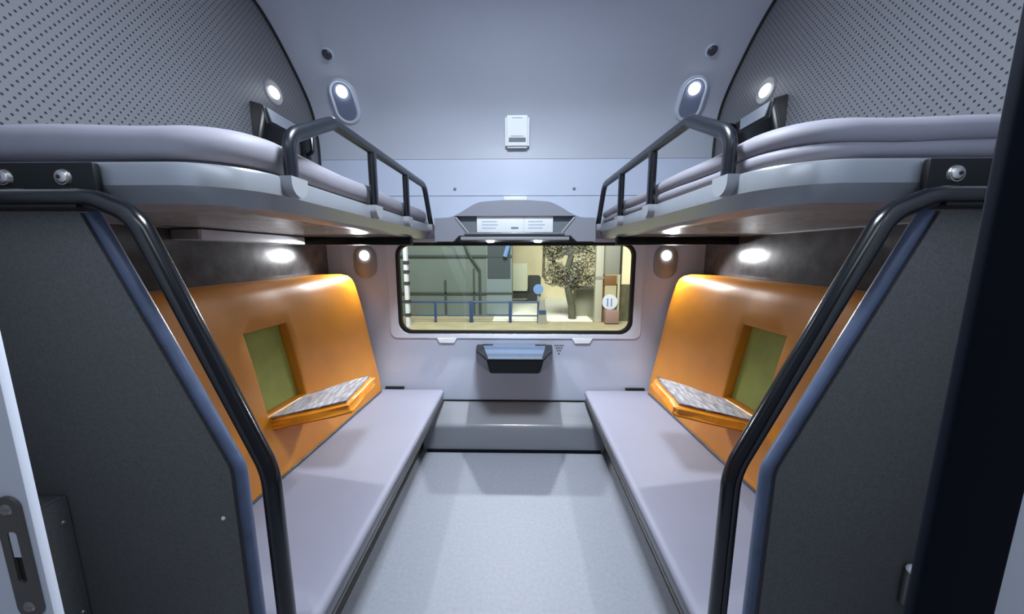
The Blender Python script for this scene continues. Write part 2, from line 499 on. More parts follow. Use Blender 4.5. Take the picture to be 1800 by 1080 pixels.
# ------------------------------------------------------------------ switch box, sensors, screws
t = thing('call_box', 'small white box with grey slot high on the end wall', 'box', (0.02, 2.57, 2.17))
bm = bmesh.new()
loft(bm, [[(-0.063, 2.592, 2.168), (0.103, 2.592, 2.168), (0.103, 2.562, 2.37), (-0.063, 2.562, 2.37)],
          [(-0.063, 2.545, 2.160), (0.103, 2.545, 2.160), (0.103, 2.515, 2.362), (-0.063, 2.515, 2.362)]])
bmesh.ops.bevel(bm, geom=bm.edges[:], offset=0.014, segments=3, affect='EDGES')
finish('box_body', bm, 'white_plastic', t)
def onbox(x, v, d):
    return (x, 2.545 - 0.030 * v - d, 2.160 + 0.202 * v)
def boxplate(name, x0, x1, v0, v1, d0, d1, m):
    bm = loft(bmesh.new(), [[onbox(x0, v0, d0), onbox(x1, v0, d0), onbox(x1, v1, d0), onbox(x0, v1, d0)], [onbox(x0, v0, d1), onbox(x1, v0, d1), onbox(x1, v1, d1), onbox(x0, v1, d1)]])
    return finish(name, bm, m, t)
boxplate('cover_plate', -0.025, 0.062, 0.36, 0.86, 0.0, 0.006, 'white_plastic')
boxplate('slot', -0.038, 0.078, 0.18, 0.31, 0.0005, 0.003, 'slot')
boxplate('top_mark', -0.015, 0.055, 0.895, 0.92, 0.0005, 0.002, 'ink')
NW = {-1: 'toward the strike plate side', 1: 'toward the navy post side'}
def frame_at(x, y, z, tv):
    """Local frame on the curved wall: u along x, v down the wall, n towards the room."""
    v = Vector((0, tv[0], tv[1])).normalized()
    u = Vector((1, 0, 0))
    n = Vector((0, -abs(v.z), -abs(v.y) if v.y > 0 else 0)).normalized()
    o = Vector((x, y, z))
    return lambda a, b, c: o + u * a + v * b + n * c
for s in (-1, 1):
    x = -1.14 if s < 0 else 1.187
    t = thing('ceiling_sensor', 'small round dark sensor high on the curved wall ' + NW[s], 'sensor', (x, 2.315, 2.635), 'round sensors on the curved wall')
    F = frame_at(x, 2.312, 2.640, (0.10, -0.085))
    bm = cyl(bmesh.new(), F(0, 0, 0.0), F(0, 0, 0.012), 0.038, 22, 0.034)
    finish('sensor_ring', bm, 'lamp_rim', t)
    bm = cyl(bmesh.new(), F(0, -0.002, 0.0125), F(0, -0.002, 0.022), 0.03, 22, 0.022)
    finish('sensor_eye', bm, 'sensor', t)
    # screw heads on the middle strip
    xx = s * 0.43
    sc_ = finish('wall_screw', cyl(bmesh.new(), (xx, D - 0.0005, 1.894), (xx, D - 0.005, 1.894), 0.012, 14, 0.008), 'slot')
    tag(sc_, 'tiny grey screw head in the end wall above the header ' + NW[s], 'screw', 'screw heads above the header')
    # oval reading lamp on the curved wall
    x = -1.14 if s < 0 else 1.17
    t = thing('reading_lamp', 'oval reading lamp high on the curved wall %s, light on' % NW[s], 'lamp', (x, 2.50, 2.44), 'oval reading lamps')
    F = frame_at(x, 2.502, 2.447, (0.135, -0.199))
    def stad(w, h, f, c, n=12):
        out = []
        for k in range(n + 1):
            a = PI * k / n
            out.append(f(w * math.cos(a), -(h - w) - w * math.sin(a), c))
        for k in range(n + 1):
            a = PI + PI * k / n
            out.append(f(w * math.cos(a), (h - w) - w * math.sin(a), c))
        return out
    bm = loft(bmesh.new(), [stad(0.088, 0.138, F, -0.01), stad(0.088, 0.138, F, 0.012), stad(0.082, 0.132, F, 0.02), stad(0.07, 0.12, F, 0.02), stad(0.064, 0.114, F, 0.012)])
    finish('lamp_ring', bm, 'lamp_rim', t, 60)
    bm = loft(bmesh.new(), [stad(0.0635, 0.1135, F, 0.0125), stad(0.060, 0.110, F, 0.017)])
    finish('lamp_plate', bm, 'lamp_face', t)
    bm = cyl(bmesh.new(), F(-s * 0.004, -0.062, 0.0175), F(-s * 0.004, -0.062, 0.028), 0.036, 24, 0.030)
    finish('lamp_lens', bm, 'led', t)
    # oval reading lamp low on the end wall
    x = s * 1.115
    t = thing('reading_lamp', 'oval reading lamp beside the window under the berth %s, light on' % NW[s], 'lamp', (x, D, 1.37), 'oval reading lamps')
    F = lambda a, b, c, x=x: Vector((x + a, D + 0.002 - c, 1.372 - b))
    bm = loft(bmesh.new(), [stad(0.085, 0.125, F, 0.0005), stad(0.085, 0.125, F, 0.010), stad(0.078, 0.118, F, 0.014)])
    finish('lamp_plate', bm, 'lamp_face_low', t, 50)
    bm = cyl(bmesh.new(), F(0, -0.048, 0.0145), F(0, -0.048, 0.026), 0.036, 24, 0.030)
    finish('lamp_lens', bm, 'led', t)

# ------------------------------------------------------------------ berths
def outline(s, d, x_in, y0, y1, r, z, n=10, r2=0.05, xw=1.385):
    """Footprint of a berth, inset by d; near inner corner rounded with radius r, far inner corner r2."""
    pts = [(xw, y0 + d)]
    for k in range(7):
        pts.append((xw + (x_in + r - xw) * (k + 1) / 8, y0 + d))
    rr = max(r - d, 0.004)
    for k in range(n + 1):
        a = -PI / 2 - (PI / 2) * k / n
        pts.append((x_in + d + rr + rr * math.cos(a), y0 + d + rr + rr * math.sin(a)))
    for k in range(1, 12):
        pts.append((x_in + d, y0 + r + (y1 - r2 - y0 - r) * k / 12))
    q = max(r2 - d, 0.004)
    for k in range(5):
        a = PI - (PI / 2) * k / 4
        pts.append((x_in + d + q + q * math.cos(a), y1 - d - q + q * math.sin(a)))
    pts.append((xw, y1 - d))
    return [(s * x, y, z) for x, y in pts]

for s in (-1, 1):
    on = ON[s]
    # ---- upper berth
    t = thing('upper_berth', 'grey upper berth shelf with black guard rail ' + on, 'berth', (s * 1.0, 1.7, 1.54), 'upper berths')
    lp = [(0.075, 1.534), (0.05, 1.537), (0.028, 1.546), (0.004, 1.578), (0.0, 1.584), (0.0, 1.628), (0.004, 1.635), (0.014, 1.636), (0.018, 1.632)]
    bm = loft(bmesh.new(), [outline(s, d, 0.6, 0.80, 2.555, 0.16, z) for d, z in lp], cap0=False, cap1=False)
    finish('berth_rim', bm, 'rim', t, 30)
    bm = loft(bmesh.new(), [outline(s, 0.05, 0.6, 0.80, 2.555, 0.16, 1.5385), outline(s, 0.02, 0.6, 0.80, 2.555, 0.16, 1.628)])
    finish('berth_board', bm, 'under', t)
    bm = bx(s * 0.64, s * 1.38, 2.18, 2.24, 1.487, 1.536, bev=0.004)
    finish('black_bar', bm, 'black_plate', t)  # black bar across the underside of the berth
    # guard rail: one bent tube, two uprights, four sockets on the rim
    gx = s * 0.592
    path = fillet([(gx, 0.985, 1.634), (gx, 0.985, 1.745), (gx, 1.225, 1.862), (gx, 2.37, 1.878), (gx, 2.525, 1.63)], [0.07, 0.09, 0.10])
    g = finish('guard_rail', tube(bmesh.new(), path, 0.0165, 14, 0.021), 'guard_metal', t, 60)
    for y in (1.54, 1.985):
        finish('guard_post', tube(bmesh.new(), [(gx, y, 1.61), (gx, y, 1.868 + 0.003 * (y - 1.5))], 0.016, 12, 0.026), 'black_metal', g)
    for y in (0.985, 1.54, 1.985, 2.5):
        bm = bmesh.new()
        ly = [(y + 0.036 * math.cos(a), 1.618 - 0.034 * math.sin(a)) for a in [PI * k / 10 for k in range(11)]] + [(y - 0.036, 1.636), (y + 0.036, 1.636)]
        prism(bm, ly, lambda p: (s * 0.603, p[0], p[1]), lambda p: (s * 0.571, p[0], p[1]))
        finish('rail_socket', bm, 'lug', t, 50)
    # ---- mattress lying on it
    zt = 1.732 if s < 0 else 1.735
    if s < 0:
        mp = [(0.06, 1.637), (0.05, 1.650), (0.030, 1.654), (0.022, 1.668), (0.019, 1.69), (0.024, 1.71), (0.038, 1.724), (0.062, zt), (0.12, zt + 0.003), (0.2, zt + 0.002)]
    else:
        mp = [(0.06, 1.637), (0.045, 1.641), (0.026, 1.648), (0.022, 1.662), (0.028, 1.674), (0.036, 1.677), (0.026, 1.682), (0.018, 1.698), (0.022, 1.715), (0.038, 1.729), (0.064, zt), (0.12, zt + 0.003), (0.2, zt + 0.002)]
    bm = loft(bmesh.new(), [outline(s, d, 0.6, 0.80, 2.545, 0.19, z, xw=1.38) for d, z in mp])
    for v in bm.verts:          # soft folds along the edge
        if v.co.z > 1.65:
            v.co.z += 0.004 * math.sin(v.co.y * 9 + s) + 0.003 * math.sin(abs(v.co.x) * 13)
    t = thing('berth_mattress', ('plain grey mattress on the upper berth ' if s < 0 else 'grey mattress with a folded lower edge on the upper berth ') + on, 'mattress', (s * 1.0, 1.7, 1.637), 'upper berth mattresses')
    finish('mattress_body', bm, 'fabric', t, 60)
    bm = tube(bmesh.new(), [(x, y, z) for x, y, z in outline(s, 0.044, 0.6, 0.80, 2.545, 0.19, 1.6455, xw=1.375)], 0.004, 6)
    finish('piping', bm, 'piping', t)

    # ---- lower seat
    t = thing('lower_berth', 'lower bench seat with lavender-grey cushion ' + on, 'seat', (s * 0.95, 1.7, 0), 'lower bench seats')
    lp = [(0.03, 0.346), (0.008, 0.350), (0.0, 0.362), (0.001, 0.376), (0.010, 0.388), (0.03, 0.392), (0.1, 0.393)]
    bm = loft(bmesh.new(), [outline(s, d, 0.545, 0.838, 2.57, 0.03, z, r2=0.03, xw=1.39) for d, z in lp])
    cu = finish('seat_cushion', bm, 'seat_fabric', t, 60)
    finish('cushion_seam', tube(bmesh.new(), [(s * 0.5445, 0.86, 0.366), (s * 0.5445, 2.55, 0.366)], 0.004, 6), 'piping', cu)
    finish('seat_frame', bx(s * 0.552, s * 1.39, 0.842, 2.565, 0.292, 0.345, bev=0.004), 'alu', t)
    finish('edge_rail', tube(bmesh.new(), [(s * 0.551, 0.85, 0.302), (s * 0.551, 2.56, 0.302)], 0.008, 8), 'black_rubber', t)
    finish('seat_base', bx(s * 0.68, s * 1.39, 0.87, 2.56, 0.0005, 0.291), 'base_dark', t)
    finish('gap_shade', bx(s * 0.865, s * 1.01, 2.572, 2.596, 0.384, 0.399), 'black_rubber', t)  # black strip painted in for the shaded gap behind the seat

    # ---- orange seat back
    t = thing('seat_back', 'orange padded seat back with fold-down armrest ' + on, 'seat back', (s * 1.2, 1.7, 0.4), 'orange seat backs')
    PR = [(0.396, 1.010), (0.5, 1.020), (0.72, 1.062), (0.96, 1.102), (1.15, 1.142), (1.22, 1.160), (1.255, 1.176), (1.278, 1.205), (1.288, 1.25)]
    def prx(z):
        for (z0, x0), (z1, x1) in zip(PR, PR[1:]):
            if z <= z1:
                return x0 + (x1 - x0) * (z - z0) / (z1 - z0)
        return PR[-1][1]
    Y0, Y1 = 0.85, 2.545
    ry0, ry1, rz0, rz1 = 1.475, 1.755, 0.68, 1.085
    def fx(y, z):
        x = prx(z) + 0.07 * (2.5 - y) / 1.2
        e = Y1 - y
        if e < 0.06:
            x += 0.05 * (1 - math.sqrt(max(0, 1 - ((0.06 - e) / 0.06) ** 2)))
        # soft puckers of the upholstery
        if y < 1.3 or z > 1.12:
            x += 0.003 * math.sin(y * 17 + z * 5) * math.sin(z * 9)
        return min(x, 1.375)
    ys = sorted({Y0, ry0, ry1, Y1, 2.49, 2.505, 2.52, 2.53, 2.538} | {round(Y0 + 0.0625 * k, 4) for k in range(27) if Y0 + 0.0625 * k < 2.485})
    zs = sorted({z for z, _ in PR} | {rz0, rz1, 0.45, 0.56, 0.62, 0.76, 0.84, 0.92, 1.02, 1.20, 1.24, 1.268, 1.284})
    def zz(y, z):
        e = Y1 - y
        cap = 1.288 if e >= 0.06 else 1.228 + math.sqrt(max(0, 0.06 ** 2 - (0.06 - e) ** 2))
        return z if z < 1.2 else 1.2 + (z - 1.2) * (cap - 1.2) / 0.088
    bm = bmesh.new()
    V = {(i, j): bm.verts.new((s * fx(y, z), y, zz(y, z))) for i, y in enumerate(ys) for j, z in enumerate(zs)}
    hi = [i for i, y in enumerate(ys) if ry0 - 1e-6 <= y <= ry1 + 1e-6]
    hj = [j for j, z in enumerate(zs) if rz0 - 1e-6 <= z <= rz1 + 1e-6]
    for i in range(len(ys) - 1):
        for j in range(len(zs) - 1):
            if i in hi[:-1] and j in hj[:-1]:
                continue
            bm.faces.new((V[i, j], V[i + 1, j], V[i + 1, j + 1], V[i, j + 1]))
    # outer boundary back to the wall
    loop = [V[i, 0] for i in range(len(ys))] + [V[len(ys) - 1, j] for j in range(1, len(zs))] + [V[i, len(zs) - 1] for i in range(len(ys) - 2, -1, -1)] + [V[0, j] for j in range(len(zs) - 2, 0, -1)]
    back = [bm.verts.new((s * 1.385, v.co.y, v.co.z)) for v in loop]
    n = len(loop)
    for k in range(n):
        bm.faces.new((loop[k], loop[(k + 1) % n], back[(k + 1) % n], back[k]))
    bm.faces.new(back)
    # recess: walls go 55 mm deep
    hl = [V[i, hj[0]] for i in hi] + [V[hi[-1], j] for j in hj[1:]] + [V[i, hj[-1]] for i in hi[-2::-1]] + [V[hi[0], j] for j in hj[-2:0:-1]]
    cy_, cz_ = (ry0 + ry1) / 2, (rz0 + rz1) / 2
    def ring(ins, dep):
        ky, kz = 1 - 2 * ins / (ry1 - ry0), 1 - 2 * ins / (rz1 - rz0)
        return [bm.verts.new((v.co.x + s * dep, cy_ + (v.co.y - cy_) * ky, cz_ + (v.co.z - cz_) * kz)) for v in hl]
    rings = [hl, ring(0.0035, 0.001), ring(0.007, 0.004), ring(0.009, 0.010), ring(0.009, 0.055)]
    n = len(hl)
    for ra, rb in zip(rings, rings[1:]):
        for k in range(n):
            bm.faces.new((ra[k], ra[(k + 1) % n], rb[(k + 1) % n], rb[k]))
    bm.faces.new(rings[-1])
    finish('back_pad', bm, 'orange', t, 40)
    g0 = [(ry0 + 0.011, rz0 + 0.011), (ry1 - 0.011, rz0 + 0.011), (ry1 - 0.011, rz1 - 0.011), (ry0 + 0.011, rz1 - 0.011)]
    bm = prism(bmesh.new(), g0, lambda p: (s * (fx(p[0], p[1]) + 0.047), p[0], p[1]), lambda p: (s * (fx(p[0], p[1]) + 0.054), p[0], p[1]))
    finish('recess_panel', bm, 'green', t)['label'] = 'olive green panel at the back of the recess'
    finish('bottom_gap_line', tube(bmesh.new(), [(s * (fx(y, 0.396) - 0.003), y, 0.4005) for y in ys[:-5]], 0.006, 8), 'piping', t)  # dark tube added for the shade in the gap under the pad
    # armrest folded down out of the recess
    A = [Vector((s * 1.135, ry0 + 0.005, 0.668)), Vector((s * 1.135, ry1 - 0.005, 0.668)), Vector((s * 0.752, 1.792, 0.782)), Vector((s * 0.738, 1.478, 0.764))]
    nrm = Vector((s * -0.29, 0, -0.957))
    bm = loft(bmesh.new(), [A, [p + nrm * 0.058 for p in A]])
    bmesh.ops.subdivide_edges(bm, edges=bm.edges[:], cuts=3, use_grid_fill=True)
    rnd = random.Random(3)
    for v in bm.verts:
        v.co += Vector((rnd.uniform(-1, 1), rnd.uniform(-1, 1), rnd.uniform(-1, 1))) * 0.0025
    sharp = [e for e in bm.edges if len(e.link_faces) == 2 and e.calc_face_angle(0) > 0.9]
    bmesh.ops.bevel(bm, geom=sharp, offset=0.012, segments=3, affect='EDGES')
    ar = finish('armrest', bm, 'orange_rim', t, 50)
    cen = sum(A, Vector()) / 4
    B = [cen + (p - cen) * 0.93 - nrm * 0.0015 for p in A]
    bm = loft(bmesh.new(), [B, [p - nrm * 0.004 for p in B]])
    bmesh.ops.subdivide_edges(bm, edges=[e for e in bm.edges], cuts=5, use_grid_fill=True)
    rnd = random.Random(5)
    for v in bm.verts:
        v.co -= nrm * rnd.uniform(0, 0.006)
    finish('arm_cover', bm, 'silver', ar, 20)['label'] = 'crinkled silver-grey wrapping on top of the armrest'

    # ---- end panel facing the corridor, with blue edge trim
    t = thing('end_panel', ('dark grey speckled end panel of the bench, low locker beside it' if s < 0 else 'dark grey speckled end panel of the bench, chrome latch near its bottom'), 'panel', (s * 1.05, 0.81, 0), 'end panels of the benches')
    ex, ek, et = (0.706, 0.885, 0.978) if s < 0 else (0.673, 0.895, 0.958)
    edge = fillet([(ex, 0, 0.0), (ex, 0, ek), (et, 0, 1.525)], [0.10])
    poly = [(p.x, p.z) for p in edge] + [(1.398, 1.525), (1.398, 0.0)]
    bm = prism(bmesh.new(), poly, lambda p: (s * p[0], 0.802, p[1]), lambda p: (s * p[0], 0.828, p[1]))
    finish('panel_board', bm, 'dark_panel', t)
    ed = [(s * (p.x - 0.017), 0.815, p.z) for p in edge]
    finish('edge_trim', tube(bmesh.new(), ed, 0.015, 10, 0.014), 'trim_blue', t, 60)['label'] = 'blue-grey metal edge trim'
    # ---- handrail
    t = thing('handrail', ('bent black handrail whose bracket shows two round screws' if s < 0 else 'bent black handrail beside the navy post, bracket showing one round screw'), 'handrail', (s * 0.58, 0.757, 0), 'bent black handrails')
    hx, hk, ht = (0.566, 0.915, 0.798) if s < 0 else (0.533, 0.925, 0.797)
    pts = fillet([(s * hx, 0.757, 0.0), (s * hx, 0.757, hk), (s * ht, 0.757, 1.512), (s * (ht + 0.085), 0.757, 1.549), (s * 1.39, 0.757, 1.549)], [0.20, 0.09, 0.10], 10)
    finish('rail_tube', tube(bmesh.new(), pts, 0.0205, 18), 'black_metal', t, 60)
    x0 = 0.905 if s < 0 else 0.895
    br = finish('bracket_plate', bx(s * x0, s * 1.39, 0.782, 0.797, 1.528, 1.630, bev=0.004), 'black_plate', t)
    finish('bracket_flange', bx(s * x0, s * 1.39, 0.74, 0.80, 1.5265, 1.5345, bev=0.002), 'black_plate', t)
    for x in ((0.973, 1.106) if s < 0 else (0.950, 1.085)):
        bm = bmesh.new()
        cyl(bm, (s * x, 0.782, 1.597), (s * x, 0.777, 1.597), 0.0185, 22, 0.016)
        bmesh.ops.create_uvsphere(bm, u_segments=18, v_segments=8, radius=0.0145, matrix=Matrix.Translation((s * x, 0.778, 1.597)) @ Matrix.Diagonal((1, 0.45, 1, 1)))
        sc_ = finish('bracket_screw', bm, 'steel', br, 50)
        finish('screw_socket', cyl(bmesh.new(), (s * x, 0.7722, 1.597), (s * x, 0.7708, 1.597), 0.0045, 6), 'black_rubber', sc_)

    # ---- side-wall storage pocket, clip and round lamp
    ya = 1.955 if s < 0 else 1.925
    t = thing('wall_pocket', 'black wedge-shaped storage pocket on the perforated wall ' + on, 'pocket', (s * WX, ya + 0.16, 2.0), 'storage pockets on the perforated walls')
    w = s * (WX - 0.001)
    bm = hull(bmesh.new(), [(w, ya, 2.236), (w, ya + 0.34, 2.236), (w, ya + 0.34, 1.95), (w, ya, 1.95), (s * 1.350, ya + 0.03, 2.230), (s * 1.350, ya + 0.32, 2.230),
             (s * 1.338, ya + 0.04, 2.14), (s * 1.338, ya + 0.31, 2.14), (s * 1.362, ya + 0.05, 1.96), (s * 1.362, ya + 0.29, 1.96)])
    bmesh.ops.bevel(bm, geom=bm.edges[:], offset=0.004, segments=2, affect='EDGES')
    finish('pocket_body', bm, 'black_gloss', t)
    q = [(1.3492, ya + 0.055, 2.222), (1.3492, ya + 0.30, 2.222), (1.340, ya + 0.28, 2.155), (1.340, ya + 0.075, 2.155)]
    bm = loft(bmesh.new(), [[(s * (x - d), y, z) for x, y, z in q] for d in (0.0, 0.006)])
    finish('pocket_lid', bm, 'lid_lit', t)['label'] = 'sloping upper face painted pale grey as if lit'
    yb = 2.415 if s < 0 else 2.33
    t = thing('wall_clip', 'small black holder clip beside the storage pocket ' + on, 'clip', (w, yb, 2.1), 'holder clips on the perforated walls')
    finish('clip_base', bx(w, s * 1.375, yb - 0.04, yb + 0.04, 2.03, 2.235, bev=0.004), 'cord_black', t)
    bm = tube(bmesh.new(), fillet([(s * 1.376, yb, 2.215), (s * 1.335, yb - 0.01, 2.225), (s * 1.335, yb - 0.01, 2.10), (s * 1.376, yb, 2.08)], 0.015, 5), 0.012, 10)
    finish('clip_hook', bm, 'black_metal', t)
    yl, zl = (2.165, 2.362) if s < 0 else (2.112, 2.328)
    t = thing('wall_light', 'small round lit light above the storage pocket ' + on, 'light', (w, yl, zl), 'round lights on the perforated walls')
    def ell(a, b, x, dy=0.0):
        return [(s * x, yl + dy + a * math.cos(2 * PI * k / 28), zl + b * math.sin(2 * PI * k / 28)) for k in range(28)]
    bm = loft(bmesh.new(), [ell(0.082, 0.07, 1.399), ell(0.078, 0.066, 1.3955), ell(0.07, 0.058, 1.3955), ell(0.062, 0.05, 1.398)])
    finish('light_ring', bm, 'perf_plain', t, 60)
    bm = loft(bmesh.new(), [ell(0.046, 0.032, 1.3965), ell(0.038, 0.026, 1.389)])
    finish('light_lens', bm, 'led_soft', t)

# pale conduit box below one upper berth
t = thing('conduit_box', 'pale grey conduit box under the upper berth ' + ON[-1], 'box', (-1.32, 1.75, 1.48))
finish('box_body', bx(-1.398, -1.27, 1.43, 2.13, 1.488, 1.5325, bev=0.006), 'conduit', t)
finish('end_cap', bx(-1.392, -1.276, 1.422, 1.429, 1.492, 1.53, bev=0.002), 'under', t)

# low locker beside the strike plate
t = thing('low_locker', 'low dark grey locker in the corner beside the steel strike plate', 'locker', (-1.27, 0.68, 0))
finish('locker_body', bx(-1.398, -1.147, 0.56, 0.8005, 0.0005, 0.806, bev=0.002), 'dark_panel', t)
finish('top_edge', bx(-1.156, -1.146, 0.562, 0.79, 0.8065, 0.812, bev=0.0015), 'alu', t)
for z in (0.742, 0.47):
    finish('locker_screw', cyl(bmesh.new(), (-1.1465, 0.785, z), (-1.1425, 0.785, z), 0.006, 12, 0.004), 'steel', t)
sc_ = finish('panel_screw', cyl(bmesh.new(), (-0.74, 0.8015, 0.746), (-0.74, 0.7985, 0.746), 0.0055, 12, 0.004), 'white_plastic')
tag(sc_, 'single tiny pale screw in the dark grey end panel', 'screw')
# chrome latch on the other end panel
t = thing('panel_latch', 'small chrome latch on the end panel half hidden by the navy post', 'latch', (1.032, 0.8, 0.59))
finish('latch_bar', bx(1.021, 1.043, 0.784, 0.8015, 0.53, 0.632, bev=0.007, seg=3), 'plate_steel', t, 60)
bm = bmesh.new()
bmesh.ops.create_uvsphere(bm, u_segments=20, v_segments=12, radius=0.014, matrix=Matrix.Translation((1.031, 0.786, 0.640)) @ Matrix.Diagonal((1, 0.9, 0.9, 1)))
finish('latch_knob', bm, 'white_plastic', t, 80)

# ------------------------------------------------------------------ the yard outside the window
struct('ground_outside', bx(-14, 14, 3.2, 40, -1.9, -1.75), 'apron', 'sandy ground of the yard outside the window')
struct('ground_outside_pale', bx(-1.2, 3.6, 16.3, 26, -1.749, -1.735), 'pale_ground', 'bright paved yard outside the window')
t = thing('shed_outside', 'long grey-green shed wall behind the blue railing outside', 'shed', (-5, 19, -1.75))
YS = 18.0
kf = YS / 16
finish('shed_wall', bx(-9.0, -0.29, YS, YS + 3, -1.749, 6.0), 'shed', t)
finish('pale_panel', bx(-1.62, -0.30, YS - 0.04, YS - 0.002, -1.7, 5.0), 'shed_light', t)
finish('dark_hatch', bx(-1.55, -0.38, YS - 0.08, YS - 0.042, 0.2, 1.9), 'shed_dark', t)
bm = bmesh.new()
box(bm, -6.2, -0.3, YS - 0.10, YS - 0.082, 1.28, 1.38)
box(bm, -6.2, -0.3, YS - 0.10, YS - 0.082, -0.62, -0.54)
box(bm, -3.8, -3.7, YS - 0.10, YS - 0.082, -1.7, 0.1)
box(bm, -2.3, -2.22, YS - 0.10, YS - 0.082, -1.7, 0.7)
finish('wall_seam', bm, 'shed_line', t)
bm = tube(bmesh.new(), [(-2.9, YS - 0.12, 2.5), (-2.55, YS - 0.12, 1.5), (-1.95, YS - 0.12, 0.6), (-1.95, YS - 0.12, -1.7)], 0.06, 8)
finish('drain_pipe', bm, 'shed_line', t)
bm = tube(bmesh.new(), [(-0.35, YS - 0.2, 2.3), (-0.65, YS - 0.2, 1.3)], 0.12, 8)
finish('awning_strut', bm, 'sign_blue', t)
# blue railing
t = thing('railing_outside', 'low blue metal railing across the yard outside the window', 'railing', (-2, 16, -1.75))
bm = bmesh.new()
tube(bm, [(-6.2, 16, -0.78), (1.1, 16, -0.78)], 0.05, 8)
finish('top_rail', bm, 'rail_blue', t)
finish('middle_rail', tube(bmesh.new(), [(-6.2, 16, -1.42), (1.1, 16, -1.42)], 0.035, 8), 'rail_blue', t)
for x, w in ((-5.9, 0.04), (-3.85, 0.05), (-2.17, 0.085), (-0.34, 0.07), (0.98, 0.06)):
    finish('rail_post', bx(x - w, x + w, 15.95, 16.05, -1.749, -0.74, bev=0.01), 'rail_blue', t)
# pale barrier post at the end of the railing
t = thing('barrier_outside', 'mottled blue-grey barrier block at the end of the blue railing', 'barrier', (1.15, 15.8, -1.75))
bm = hull(bmesh.new(), [(0.93, 15.6, -1.749), (1.36, 15.6, -1.749), (1.36, 15.9, -1.749), (0.93, 15.9, -1.749), (1.0, 15.65, -0.7), (1.25, 15.65, -0.62), (1.25, 15.85, -0.62), (1.0, 15.85, -0.7)])
finish('barrier_body', bm, 'grey_board', t)
finish('barrier_band', bx(0.98, 1.30, 15.58, 15.64, -1.25, -1.1), 'rail_blue', t)
t = thing('sign_outside', 'small round blue sign on a thin post in the yard', 'sign', (0.97, 16.4, -1.75))
finish('sign_pole', bx(0.94, 1.02, 16.4, 16.46, -1.735, -0.35), 'grey_board', t)
finish('sign_disc', cyl(bmesh.new(), (0.98, 16.38, -0.21), (0.98, 16.34, -0.21), 0.24, 20), 'sign_blue', t)
# far cream building
t = thing('building_outside', 'sunlit cream building across the yard', 'building', (1, 26, -1.75))
finish('building_wall', bx(-4, 12, 26, 29, -1.735, 9), 'cream', t)
for x in (2.1, 2.9):
    for z in (0.5, 1.3, 2.1, 2.9):
        finish('window_opening', bx(x, x + 0.42, 25.95, 25.998, z, z + 0.36), 'cream_dark', t)
# parked truck
t = thing('truck_outside', 'pale box truck parked in front of the cream building', 'truck', (0.3, 24, -1.75))
finish('cargo_box', bx(-1.4, 0.62, 22.5, 24.2, -0.95, 0.85, bev=0.03), 'truck_box', t)
finish('truck_cab', bx(0.70, 1.5, 22.6, 24.1, -1.35, 0.0, bev=0.08), 'tyre', t)
finish('chassis', bx(-1.3, 1.4, 22.7, 24.0, -1.45, -0.96), 'tyre', t)
for x in (-0.9, 0.95):
    for y in (22.6, 24.0):
        finish('wheel', cyl(bmesh.new(), (x, y - 0.1, -1.37), (x, y + 0.1, -1.37), 0.36, 16), 'tyre', t)
# tree
t = thing('tree_outside', 'leaning dark tree with bare branches in the yard', 'tree', (2.6, 16.6, -1.75))
def limb(bm, pts, r0, r1):
    n = len(pts)
    for k in range(n - 1):
        a = r0 + (r1 - r0) * k / (n - 1)
        b = r0 + (r1 - r0) * (k + 1) / (n - 1)
        cyl(bm, pts[k], pts[k + 1], a, 9, b)
bm = bmesh.new()
limb(bm, [(2.72, 17.0, -1.735), (2.68, 17.0, -1.1), (2.5, 17.0, -0.35), (2.36, 17.0, 0.4), (2.6, 17.0, 1.4), (2.3, 17.0, 2.6)], 0.2, 0.14)
limb(bm, [(2.5, 17.0, -0.35), (2.95, 17.0, 0.1), (3.5, 17.05, 0.35)], 0.15, 0.07)
limb(bm, [(2.4, 17.0, 0.3), (1.8, 17.0, 0.9), (1.45, 17.05, 1.9)], 0.13, 0.06)
limb(bm, [(1.25, 17.0, 0.3), (1.27, 17.0, 1.2), (1.3, 17.0, 2.4)], 0.07, 0.07)
finish('trunk', bm, 'bark', t)
rt = random.Random(11)
bm = bmesh.new()
for k in range(30):
    z = rt.uniform(0.0, 1.9)
    x = 2.5
    side = rt.choice((-1, 1))
    L = rt.uniform(0.5, 1.3)
    p = Vector((x, 17.0, z))
    pts = [p]
    for j in range(3):
        p = p + Vector((side * L / 3 * rt.uniform(0.7, 1.2), rt.uniform(-0.08, 0.08), rt.uniform(-0.35, 0.3)))
        pts.append(p)
    limb(bm, pts, 0.06, 0.02)
finish('branches', bm, 'bark', t)
bm = bmesh.new()
for k in range(4200):
    a = rt.uniform(0, 2 * PI)
    r = math.sqrt(rt.random())
    cx, cz, ax, az = rt.choice(((1.85, 0.45, 0.62, 0.55), (1.75, 1.7, 0.55, 0.6), (3.3, 1.5, 0.55, 0.9), (3.1, 0.3, 0.75, 0.5), (2.5, 1.9, 0.9, 0.5), (2.3, 0.3, 0.6, 0.5)))
    c = Vector((cx + ax * r * math.cos(a), 17.0 + rt.uniform(-0.3, 0.3), cz + az * r * math.sin(a)))
    R = Matrix.Rotation(rt.uniform(0, PI), 3, Vector((rt.uniform(-1, 1), rt.uniform(-1, 1), rt.uniform(-1, 1))).normalized())
    q = rt.uniform(0.04, 0.10)
    bm.faces.new([bm.verts.new(c + R @ Vector(v)) for v in ((-q, 0, 0), (0, -q * 0.5, 0), (q, 0, 0), (0, q * 0.5, 0))])
finish('foliage', bm, 'leaf', t, recalc=False)
